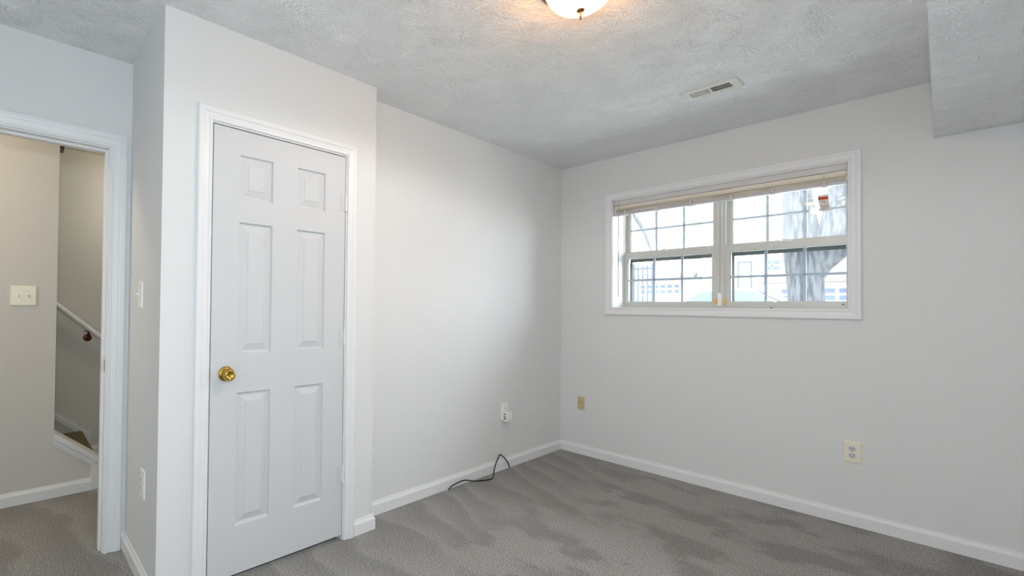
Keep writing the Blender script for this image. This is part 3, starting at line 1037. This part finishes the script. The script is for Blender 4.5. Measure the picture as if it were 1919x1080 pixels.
# ------------------------------------------------------------------ outlets and switches (local: plate in XZ, outward = -Y)
def plate(root, w, h, m, t=0.0065, name='cover_plate'):
    bm = MB()
    b0 = 0.006
    lo = [(-w / 2, 0, -h / 2), (w / 2, 0, -h / 2), (w / 2, 0, h / 2), (-w / 2, 0, h / 2)]
    l1 = [(p[0], -t * 0.45, p[2]) for p in lo]
    l2 = [(p[0] - math.copysign(b0 * 0.35, p[0]), -t * 0.85, p[2] - math.copysign(b0 * 0.35, p[2])) for p in lo]
    l3 = [(p[0] - math.copysign(b0, p[0]), -t, p[2] - math.copysign(b0, p[2])) for p in lo]
    vs = lo + l1 + l2 + l3
    fs = [(3, 2, 1, 0), (12, 13, 14, 15)]
    for r in range(3):
        for k in range(4):
            fs.append((r * 4 + k, r * 4 + (k + 1) % 4, r * 4 + 4 + (k + 1) % 4, r * 4 + 4 + k))
    bm.add(vs, fs)
    return bm.build(name, m, root, local=True)


def screw(root, x, z, t=0.0065, m=None):
    MB().lathe([(0.0, 0), (0.0034, 0.0), (0.0030, 0.0011), (0.0, 0.0013)], (x, -t, z), (0, -1, 0), 14).build('plate_screw', m or M_STEEL, root, smooth=True, local=True)


def receptacle(root, z, m, t=0.0065):
    o = []
    n = 28
    for k in range(n):
        a = 2 * PI * k / n
        x = 0.0170 * math.cos(a)
        zz = 0.0170 * math.sin(a)
        zz = max(-0.0138, min(0.0138, zz))
        o.append((x, z + zz))
    r = MB().prism(o, 'y', -t - 0.0022, -t + 0.001).build('receptacle', m, root, local=True)
    s = MB()
    s.box(-0.0078, -0.0052, -t - 0.0027, -t - 0.0018, z + 0.0005, z + 0.0090)
    s.box(0.0052, 0.0078, -t - 0.0027, -t - 0.0018, z + 0.0010, z + 0.0082)
    s.lathe([(0.0, 0), (0.0027, 0.0), (0.0027, 0.0008), (0.0, 0.0008)], (0, -t - 0.0019, z - 0.0065), (0, -1, 0), 14)
    s.build('receptacle_slot', M_SLOT, r, local=True)


def outlet(loc, rz, label, mp, mr, w=0.074, h=0.121):
    root = tag(empty('wall_outlet', loc, rz), label, 'outlet', 'wall outlets')
    plate(root, w, h, mp)
    receptacle(root, 0.0195, mr)
    receptacle(root, -0.0195, mr)
    screw(root, 0, 0)
    return root


outlet((1.8284, 0, 0.4170), 0, 'ivory outlet plate on the window wall below the right end of the window', M_IVORY, M_RECEP)
outlet((0, -0.7995, 0.4360), PI / 2, 'white outlet on the plain left wall with a plug-in adapter below its upper socket', M_WHITEP, M_WHITEP)
outlet((-0.1105, CY0, 0.4330), 0, 'white outlet plate seen edge-on, low on the narrow side of the closet', M_WHITEP, M_WHITEP)


def toggle(root, x, t=0.0065):
    m = MB().box(x - 0.0052, x + 0.0052, -t - 0.0012, -t + 0.001, -0.0120, 0.0120)
    o = m.build('toggle_slot', M_RECEP, root, local=True)
    MB().prism([(-t, -0.0045), (-t - 0.015, 0.0040), (-t - 0.015, 0.0100), (-t, 0.0050)], 'x', x - 0.0037, x + 0.0037).build('toggle_lever', M_WHITEP, root, local=True)
    screw(root, x, 0.030, t)
    screw(root, x, -0.030, t)


sw = tag(empty('light_switch', (-0.2180, CY0, 1.2640), 0), 'white light switch seen edge-on, high on the narrow side of the closet', 'light switch', 'light switches')
plate(sw, 0.074, 0.121, M_WHITEP)
toggle(sw, 0)
s2 = tag(empty('light_switch', (HX, -3.6225, 1.2640), PI / 2), 'ivory double light switch on the hall wall through the doorway', 'light switch', 'light switches')
plate(s2, 0.124, 0.120, M_IVORY)
toggle(s2, -0.0235)
toggle(s2, 0.0235)

jk = tag(empty('wall_jack', (0.1905, 0, 0.4258), 0), 'tan jack plate with two small round holes, low near the room corner', 'wall jack')
plate(jk, 0.062, 0.110, M_TAN)
for x in (-0.0130, 0.0120):
    j = MB().lathe([(0.0, 0), (0.0070, 0.0), (0.0070, 0.0015), (0.0052, 0.0018), (0.0, 0.0018)], (x, -0.0065, 0.004), (0, -1, 0), 18).build('jack_socket', M_TAN, jk, smooth=True, local=True)
    MB().lathe([(0.0, 0), (0.0046, 0.0), (0.0046, 0.0010), (0.0, 0.0010)], (x, -0.0080, 0.004), (0, -1, 0), 18).build('jack_hole', M_TANHOLE, j, local=True)
screw(jk, -0.001, 0.024, m=M_TANHOLE)
screw(jk, -0.001, -0.024, m=M_TANHOLE)

ad = tag(empty('power_adapter', (0, -0.8000, 0.4100), PI / 2), 'white plug-in power adapter with dark print in the lower socket of the left-wall outlet', 'adapter')
MB().rbox(-0.034, 0.036, -0.050, -0.0095, -0.046, 0.030, 0.005).build('adapter_body', M_WHITEP, ad, smooth=True, local=True)
ap = MB()
for k, (a, bb) in enumerate(((0.008, 0.018), (-0.008, 0.001), (-0.027, -0.014))):
    ap.box(-0.0346, -0.0338, -0.042, -0.022, a, bb)
ap.build('adapter_print', M_GREYP, ad, local=True)

# ------------------------------------------------------------------ black cable by the baseboard
cb = tag(empty('coaxial_cable', (0.04, -1.20, 0)), 'black cable looping up from the carpet against the left baseboard', 'cable')
cpts = [(0.0260, -0.7620, 0.0060), (0.0255, -0.7800, 0.0420), (0.0230, -0.8240, 0.0910), (0.0200, -0.8600, 0.1190), (0.0200, -0.8760, 0.1250), (0.0210, -0.8900, 0.1130),
        (0.0240, -0.9280, 0.0700), (0.0330, -0.9620, 0.0220), (0.0500, -0.9900, 0.0060), (0.0800, -1.0400, 0.0045), (0.0800, -1.0850, 0.0045), (0.0640, -1.1250, 0.0045), (0.0420, -1.1900, 0.0090), (0.0250, -1.2780, 0.0300),
        (0.0240, -1.3500, 0.0270), (0.0240, -1.4080, 0.0180), (0.0300, -1.4350, 0.0080), (0.0400, -1.4540, 0.0045)]
MB().tube(cpts, 0.0042, 10, 6).build('cable_sheath', M_CABLE, cb, smooth=True)
p0, p1 = Vector(cpts[-1]) + Vector((0, 0, 0.002)), Vector((0.0510, -1.4740, 0.0080))
dr = (p1 - p0).normalized()
cn = MB().lathe([(0.0, 0), (0.0040, 0.0), (0.0050, 0.002), (0.0050, 0.012), (0.0042, 0.014), (0.0042, 0.018), (0.0, 0.018)], p0, dr, 12)
cn.lathe([(0.0, 0.017), (0.0008, 0.017), (0.0008, 0.024), (0.0, 0.024)], p0, dr, 6)
cn.build('cable_connector', M_CONN, cb, smooth=True)

# ------------------------------------------------------------------ ceiling light
LX, LY = 1.3125, -2.1220
cl = tag(empty('ceiling_light', (LX, LY, H)), 'lit bowl ceiling light with a bronze pan and finial', 'ceiling light')
MB().lathe([(0.0, 0.0), (0.150, 0.0), (0.157, -0.004), (0.158, -0.014), (0.150, -0.022), (0.146, -0.030), (0.136, -0.034), (0.0, -0.030)], (LX, LY, H), (0, 0, 1), 64).build('light_pan', M_BRONZE, cl, smooth=True)
bp = []
for k in range(15):
    a = k / 14 * PI / 2
    bp.append((0.126 * math.cos(a), -0.030 - 0.097 * math.sin(a) ** 1.0))
bowl = MB().lathe([(0.0, -0.028), (0.126, -0.028)] + bp, (LX, LY, H), (0, 0, 1), 64).build('glass_bowl', M_BOWL, cl, smooth=True)
bowl['label'] = 'glowing frosted glass bowl'
MB().lathe([(0.0, -0.122), (0.0145, -0.124), (0.0150, -0.127), (0.0120, -0.131), (0.0060, -0.134), (0.0040, -0.139), (0.0052, -0.147), (0.0036, -0.157), (0.0010, -0.164), (0.0, -0.165)], (LX, LY, H), (0, 0, 1), 28).build('finial', M_BRONZE, cl, smooth=True)

# the bulbs' light, thrown down and out through the bowl
BULB = lamp('ceiling_light_bulbs', 'SPOT', (LX, LY, 2.255), 18, (1.0, 0.98, 0.95), 0.03)
BULB.data.spot_size = math.radians(178)
BULB.data.spot_blend = 0.25

# ------------------------------------------------------------------ ceiling vent
VX0, VX1, VY0, VY1 = 1.2078, 1.4735, -0.8310, -0.6950
vt = tag(empty('ceiling_vent', ((VX0 + VX1) / 2, (VY0 + VY1) / 2, H)), 'white rectangular ceiling register with two banks of louvres', 'vent')
GX0, GX1, GY0, GY1 = VX0 + 0.038, VX1 - 0.038, VY0 + 0.030, VY1 - 0.034
GM = (GX0 + GX1) / 2
vf = MB()
zt = H - 0.007
for (a, bb, c0, c1) in ((VX0, GX0, VY0, VY1), (GX1, VX1, VY0, VY1), (GX0, GX1, VY0, GY0), (GX0, GX1, GY1, VY1), (GM - 0.005, GM + 0.005, GY0, GY1)):
    vf.box(a, bb, c0, c1, zt, H - 0.002)
for (a, bb, c0, c1) in ((VX0 - 0.004, VX1 + 0.004, VY0 - 0.004, VY0), (VX0 - 0.004, VX1 + 0.004, VY1, VY1 + 0.004), (VX0 - 0.004, VX0, VY0, VY1), (VX1, VX1 + 0.004, VY0, VY1)):
    vf.box(a, bb, c0, c1, H - 0.0045, H)
vf.build('vent_frame', M_VENT, vt)
MB().box(GX0 - 0.004, GX1 + 0.004, GY0 - 0.004, GY1 + 0.004, H - 0.0012, H - 0.0004).build('duct_opening', M_VENTDARK, vt)
def slat(mb, x, sgn):
    hw, t = (0.0034 if sgn > 0 else 0.0044), 0.0005
    dx, dz = hw * 0.74 * sgn, hw * 0.62
    zc = H - 0.0048
    px, pz = -dz / hw * t * sgn, dx / hw * t * sgn
    q = [(x - dx + px, zc - dz + pz * sgn), (x + dx + px, zc + dz + pz * sgn), (x + dx - px, zc + dz - pz * sgn), (x - dx - px, zc - dz - pz * sgn)]
    mb.prism(q, 'y', GY0, GY1)
for k in range(9):
    m = MB(); slat(m, GX0 + 0.006 + k * 0.0094, 1); m.build('vent_louvre', M_VENT, vt)
for k in range(9):
    m = MB(); slat(m, GM + 0.010 + k * 0.0094, -1); m.build('vent_louvre', M_VENT, vt)
m = MB()
for k in range(3):
    y = GY0 + (GY1 - GY0) * (k + 1) / 4
    m.box(GM + 0.006, GX1, y - 0.0012, y + 0.0012, H - 0.0030, H - 0.0013)
m.build('vent_damper', M_VENT, vt)
m = MB().rbox(GX1 + 0.002, GX1 + 0.008, GY1 - 0.030, GY1 - 0.010, H - 0.0120, H - 0.0065, 0.001)
m.build('damper_lever', M_STEEL, vt)
for (x, y) in ((VX0 + 0.016, (VY0 + VY1) / 2), (VX1 - 0.016, (VY0 + VY1) / 2)):
    MB().lathe([(0.0, 0), (0.0035, 0.0), (0.0030, 0.0012), (0.0, 0.0014)], (x, y, zt), (0, 0, -1), 12).build('vent_screw', M_VENT, vt)

# ------------------------------------------------------------------ outside the window
g = MB().add([(-30, 0.3, 0.95), (30, 0.3, 0.95), (30, 4.5, 0.85), (-30, 4.5, 0.85), (30, 9, 0.35), (-30, 9, 0.35), (30, 60, 0.35), (-30, 60, 0.35)],
             [(0, 1, 2, 3), (3, 2, 4, 5), (5, 4, 6, 7)])
struct(g.build('ground', M_GROUND), 'bright lawn and street beyond the window', 'ground')


def skin_tree(name, label, chains, m, loc, parts_leaf=None):
    root = tag(empty(name, loc), label, 'tree', 'trees outside the window')
    mb = MB()
    for pts, rs in chains:
        mb.tube(pts, rs, 14, 8)
    mb.build('trunk', m, root, smooth=True)
    if parts_leaf:
        lf = MB()
        for (cx, cy, cz, rad, n) in parts_leaf:
            for _ in range(n):
                d = Vector((random.gauss(0, 1), random.gauss(0, 1), random.gauss(0, 1))).normalized() * rad * random.random() ** 0.5
                p = Vector((cx, cy, cz)) + d
                a = Vector((random.uniform(-1, 1), random.uniform(-1, 1), random.uniform(-1, 1))).normalized()
                bb = a.orthogonal().normalized()
                s = random.uniform(0.025, 0.05)
                lf.add([p - a * s, p + bb * s * 0.5 + Vector((0, 0, 0.004)), p + a * s, p - bb * s * 0.5 + Vector((0, 0, 0.004))], [(0, 1, 2), (0, 2, 3)])
        lo = lf.build('foliage', M_LEAF, root)
        lo['kind'] = 'stuff'
    return root


TY = 6.0
skin_tree('tree', 'thick grey tree trunk forking outside the right half of the window',
          [([(0.78, TY, 0.6), (0.765, TY, 1.0), (0.755, TY, 1.40), (0.745, TY, 1.75), (0.735, TY, 2.05), (0.70, TY, 2.45), (0.665, TY, 2.9), (0.60, TY + 0.05, 3.5), (0.50, TY + 0.1, 4.6), (0.42, TY + 0.1, 6.2)],
            [0.34, 0.255, 0.232, 0.232, 0.255, 0.235, 0.20, 0.17, 0.14, 0.10]),
           ([(0.78, TY, 1.72), (0.92, TY - 0.02, 2.02), (1.06, TY - 0.05, 2.45), (1.13, TY - 0.05, 2.9), (1.24, TY - 0.05, 3.6), (1.45, TY, 4.8), (1.6, TY, 6.0)],
            [0.16, 0.19, 0.165, 0.14, 0.12, 0.10, 0.06]),
           ([(0.90, TY, 1.90), (1.08, TY, 2.06), (1.25, TY + 0.02, 2.22), (1.50, TY + 0.05, 2.45), (2.0, TY + 0.1, 2.9), (2.7, TY + 0.1, 3.6)],
            [0.14, 0.115, 0.085, 0.075, 0.06, 0.03]),
           ([(1.20, TY, 2.17), (1.21, TY, 2.4), (1.235, TY, 2.7), (1.30, TY, 3.3)], [0.05, 0.035, 0.035, 0.03])],
          M_BARK, (0.76, TY, 0.8), [(1.35, TY - 0.1, 3.0, 0.35, 130), (1.2, TY - 0.1, 3.5, 0.4, 120)])
skin_tree('tree', 'slender tree whose bare bough droops across the left half of the window',
          [([(-4.4, 8.2, 0.35), (-4.35, 8.2, 1.5), (-4.25, 8.15, 2.8), (-3.9, 8.1, 4.0), (-3.5, 8.05, 5.2)], [0.12, 0.10, 0.085, 0.07, 0.04]),
           ([(-3.95, 8.1, 3.9), (-3.4, 8.05, 4.05), (-2.9, 8.0, 3.75), (-2.52, 8.0, 3.13), (-2.40, 8.0, 2.80), (-2.31, 8.0, 2.58)], [0.06, 0.055, 0.05, 0.042, 0.03, 0.012]),
           ([(-2.9, 8.0, 3.75), (-2.3, 8.0, 4.0), (-1.6, 8.05, 4.1), (-0.9, 8.1, 4.0)], [0.03, 0.025, 0.015, 0.008])],
          M_BARK2, (-4.4, 8.2, 0.35), [(-1.9, 8.1, 4.0, 0.5, 70), (-1.2, 8.1, 3.6, 0.4, 40), (-2.4, 8.0, 3.7, 0.4, 40)])


def house(name, label, x0, x1, y0, y1, zb, ze, zr, wins, doors, garages=()):
    root = tag(empty(name, ((x0 + x1) / 2, y0, zb)), label, 'house', 'houses across the street')
    w = MB().box(x0, x1, y0, y1, zb, ze)
    ym = (y0 + y1) / 2
    w.prism([(y0, ze), (y1, ze), (ym, zr)], 'x', x0, x1)
    # clapboard courses
    z = zb + 0.15
    while z < ze - 0.05:
        w.prism([(y0, z), (y0 - 0.018, z), (y0, z + 0.16)], 'x', x0, x1)
        z += 0.17
    w.build('house_wall', M_SIDING, root)
    r = MB()
    ov = 0.35
    sl_ = (zr - ze) / (ym - y0)
    r.prism([(y0 - ov, ze - ov * sl_), (ym, zr), (y1 + ov, ze - ov * sl_), (y1 + ov, ze - ov * sl_ + 0.12), (ym, zr + 0.14), (y0 - ov, ze - ov * sl_ + 0.12)], 'x', x0 - 0.3, x1 + 0.3)
    r.build('roof', M_ROOF, root)
    for (wx, wz, ww, wh2) in wins:
        f = MB()
        t = 0.07
        f.box(wx - t, wx + ww + t, y0 - 0.06, y0 - 0.01, wz - t, wz).box(wx - t, wx + ww + t, y0 - 0.06, y0 - 0.01, wz + wh2, wz + wh2 + t)
        f.box(wx - t, wx, y0 - 0.06, y0 - 0.01, wz, wz + wh2).box(wx + ww, wx + ww + t, y0 - 0.06, y0 - 0.01, wz, wz + wh2)
        f.box(wx + ww / 2 - 0.025, wx + ww / 2 + 0.025, y0 - 0.055, y0 - 0.01, wz, wz + wh2).box(wx, wx + ww, y0 - 0.055, y0 - 0.01, wz + wh2 / 2 - 0.03, wz + wh2 / 2 + 0.03)
        fo = f.build('house_window', M_SIDING, root)
        MB().box(wx, wx + ww, y0 - 0.045, y0 - 0.03, wz, wz + wh2).build('house_pane', M_HGLASS, fo)
    for (dx, dw, dz0, dz1) in doors:
        f = MB()
        t = 0.05
        f.box(dx - t, dx, y0 - 0.08, y0 - 0.01, dz0, dz1 + t).box(dx + dw, dx + dw + t, y0 - 0.08, y0 - 0.01, dz0, dz1 + t).box(dx, dx + dw, y0 - 0.08, y0 - 0.01, dz1, dz1 + t)
        fo = f.build('house_door', M_HTRIM, root)
        dd = MB().box(dx, dx + dw, y0 - 0.05, y0 - 0.02, dz0, dz1)
        for k in range(2):
            for j in range(3):
                dd.box(dx + 0.08 + k * dw / 2, dx + dw / 2 - 0.06 + k * dw / 2, y0 - 0.062, y0 - 0.05, dz0 + 0.1 + j * (dz1 - dz0) / 3, dz0 + (j + 1) * (dz1 - dz0) / 3 - 0.06)
        dd.build('door_leaf', M_SIDING, fo)
    for (gx, gw, gz0, gz1) in garages:
        f = MB().box(gx, gx + gw, y0 - 0.06, y0 - 0.02, gz0, gz1)
        for j in range(4):
            zz = gz0 + (gz1 - gz0) * j / 4
            f.box(gx + 0.02, gx + gw - 0.02, y0 - 0.075, y0 - 0.055, zz + 0.03, zz + (gz1 - gz0) / 4 - 0.03)
        fo = f.build('garage_door', M_SIDING, root)
        for k in range(6):
            for z0 in (gz1 - 0.28, gz1 - 0.52):
                MB().box(gx + 0.1 + k * (gw - 0.1) / 6, gx + (k + 1) * (gw - 0.1) / 6, y0 - 0.085, y0 - 0.074, z0, z0 + 0.17).build('garage_pane', M_HGLASS, fo)
        MB().prism([(y0 - 0.5, gz1 + 0.16), (y0, gz1 + 0.42), (y0, gz1 + 0.10), (y0 - 0.5, gz1 + 0.10)], 'x', gx - 0.5, gx + gw + 0.6).build('garage_awning', M_ROOF, root)
    return root


house('house', 'white clapboard house with a garage seen through the right half of the window', -4.2, 6.5, 18.0, 26.0, 0.35, 6.6, 9.4,
      [(-2.14, 2.72, 0.42, 0.36), (-1.42, 2.68, 0.22, 0.30), (-1.12, 2.68, 0.22, 0.30), (0.9, 2.6, 0.9, 1.2), (2.6, 2.6, 0.9, 1.2), (-0.30, 4.3, 0.5, 0.9), (1.2, 4.6, 0.9, 1.3), (3.4, 4.6, 0.9, 1.3)],
      [(-2.95, 0.36, 1.5, 3.06)], [(-1.75, 2.4, 0.45, 2.12)])
house('house', 'white clapboard house seen through the left half of the window', -16.0, -5.4, 20.0, 28.0, 0.35, 6.4, 9.0,
      [(-8.6, 2.6, 0.8, 0.9), (-10.6, 2.6, 0.8, 0.9), (-7.6, 4.6, 0.9, 1.3), (-10.4, 4.6, 0.9, 1.3)], [(-12.4, 0.9, 0.5, 2.6)], [(-7.5, 1.9, 0.45, 2.50)])

fn = tag(empty('iron_fence', (-3.0, 9.0, 0.35)), 'tall dark iron railing outside the left end of the window', 'fence')
for z0 in (2.26, 0.60):
    MB().box(-4.7, -2.62, 8.98, 9.02, z0, z0 + 0.05).build('fence_rail', M_IRON, fn)
for x in (-4.4, -3.2, -2.66):
    w_ = 0.05 if x < -3 else 0.035
    MB().box(x - w_, x + w_, 8.96, 9.04, 0.35, 2.42).build('fence_post', M_IRON, fn)
for k in range(14):
    x = -4.28 + k * 0.113
    MB().box(x - 0.014, x + 0.014, 8.985, 9.015, 0.35, 2.38).build('fence_picket', M_IRON, fn)


def car(label, x, y, z, rz, paint):
    root = tag(empty('car', (x, y, z), rz), label, 'car', 'parked cars')
    W = 0.86
    low = [(-2.15, 0.30), (-2.2, 0.55), (-2.1, 0.86), (-1.35, 0.95), (0.95, 0.95), (1.9, 0.80), (2.15, 0.62), (2.18, 0.30)]
    m = MB().prism(low, 'y', -W, W)
    top = [(-1.55, 0.93), (-0.95, 1.36), (-0.4, 1.44), (0.25, 1.41), (1.05, 0.93)]
    n = len(top)
    vs = [(p[0], -W + (0.02 if p[1] < 1 else 0.16), p[1]) for p in top] + [(p[0], W - (0.02 if p[1] < 1 else 0.16), p[1]) for p in top]
    fs = [tuple(range(n))[::-1], tuple(range(n, 2 * n))] + [(i, (i + 1) % n, (i + 1) % n + n, i + n) for i in range(n)]
    m.add(vs, fs)
    m.build('car_body', paint, root, local=True)
    gl = MB()
    for s in (-1, 1):
        gl.add([(-1.30, s * (W - 0.045), 0.98), (-0.15, s * (W - 0.045), 0.98), (-0.15, s * (W - 0.145), 1.37), (-0.85, s * (W - 0.145), 1.34),
                (-1.30, s * (W - 0.010), 0.98), (-0.15, s * (W - 0.010), 0.98), (-0.15, s * (W - 0.130), 1.37), (-0.85, s * (W - 0.130), 1.34)],
               [(0, 1, 2, 3), (7, 6, 5, 4), (0, 4, 5, 1), (1, 5, 6, 2), (2, 6, 7, 3), (3, 7, 4, 0)])
        gl.add([(-0.08, s * (W - 0.045), 0.98), (0.88, s * (W - 0.045), 0.98), (0.28, s * (W - 0.145), 1.36), (-0.08, s * (W - 0.145), 1.37),
                (-0.08, s * (W - 0.010), 0.98), (0.88, s * (W - 0.010), 0.98), (0.28, s * (W - 0.130), 1.36), (-0.08, s * (W - 0.130), 1.37)],
               [(0, 1, 2, 3), (7, 6, 5, 4), (0, 4, 5, 1), (1, 5, 6, 2), (2, 6, 7, 3), (3, 7, 4, 0)])
    gl.add([(0.30, -0.64, 1.40), (0.30, 0.64, 1.40), (1.03, 0.76, 0.97), (1.03, -0.76, 0.97), (0.33, -0.64, 1.42), (0.33, 0.64, 1.42), (1.06, 0.76, 0.99), (1.06, -0.76, 0.99)],
           [(0, 1, 2, 3), (7, 6, 5, 4), (0, 4, 5, 1), (1, 5, 6, 2), (2, 6, 7, 3), (3, 7, 4, 0)])
    gl.build('car_window', M_CARG, root, local=True)
    for wx in (-1.35, 1.35):
        for s in (-1, 1):
            MB().lathe([(0.0, -0.1), (0.29, -0.1), (0.31, -0.07), (0.31, 0.07), (0.29, 0.1), (0.0, 0.1)], (wx, s * (W - 0.08), 0.31), (0, 1, 0), 24).build('wheel', M_TIRE, root, smooth=True, local=True)
    return root


car('white car parked behind the forked tree trunk', -1.15, 11.0, 0.35, 0, M_CARW)
car('blue car parked to the right of the forked tree trunk', 2.75, 13.0, 0.35, 0, M_CARB)
car('white car parked outside the left half of the window', -5.4, 13.5, 0.35, 0, M_CARW)
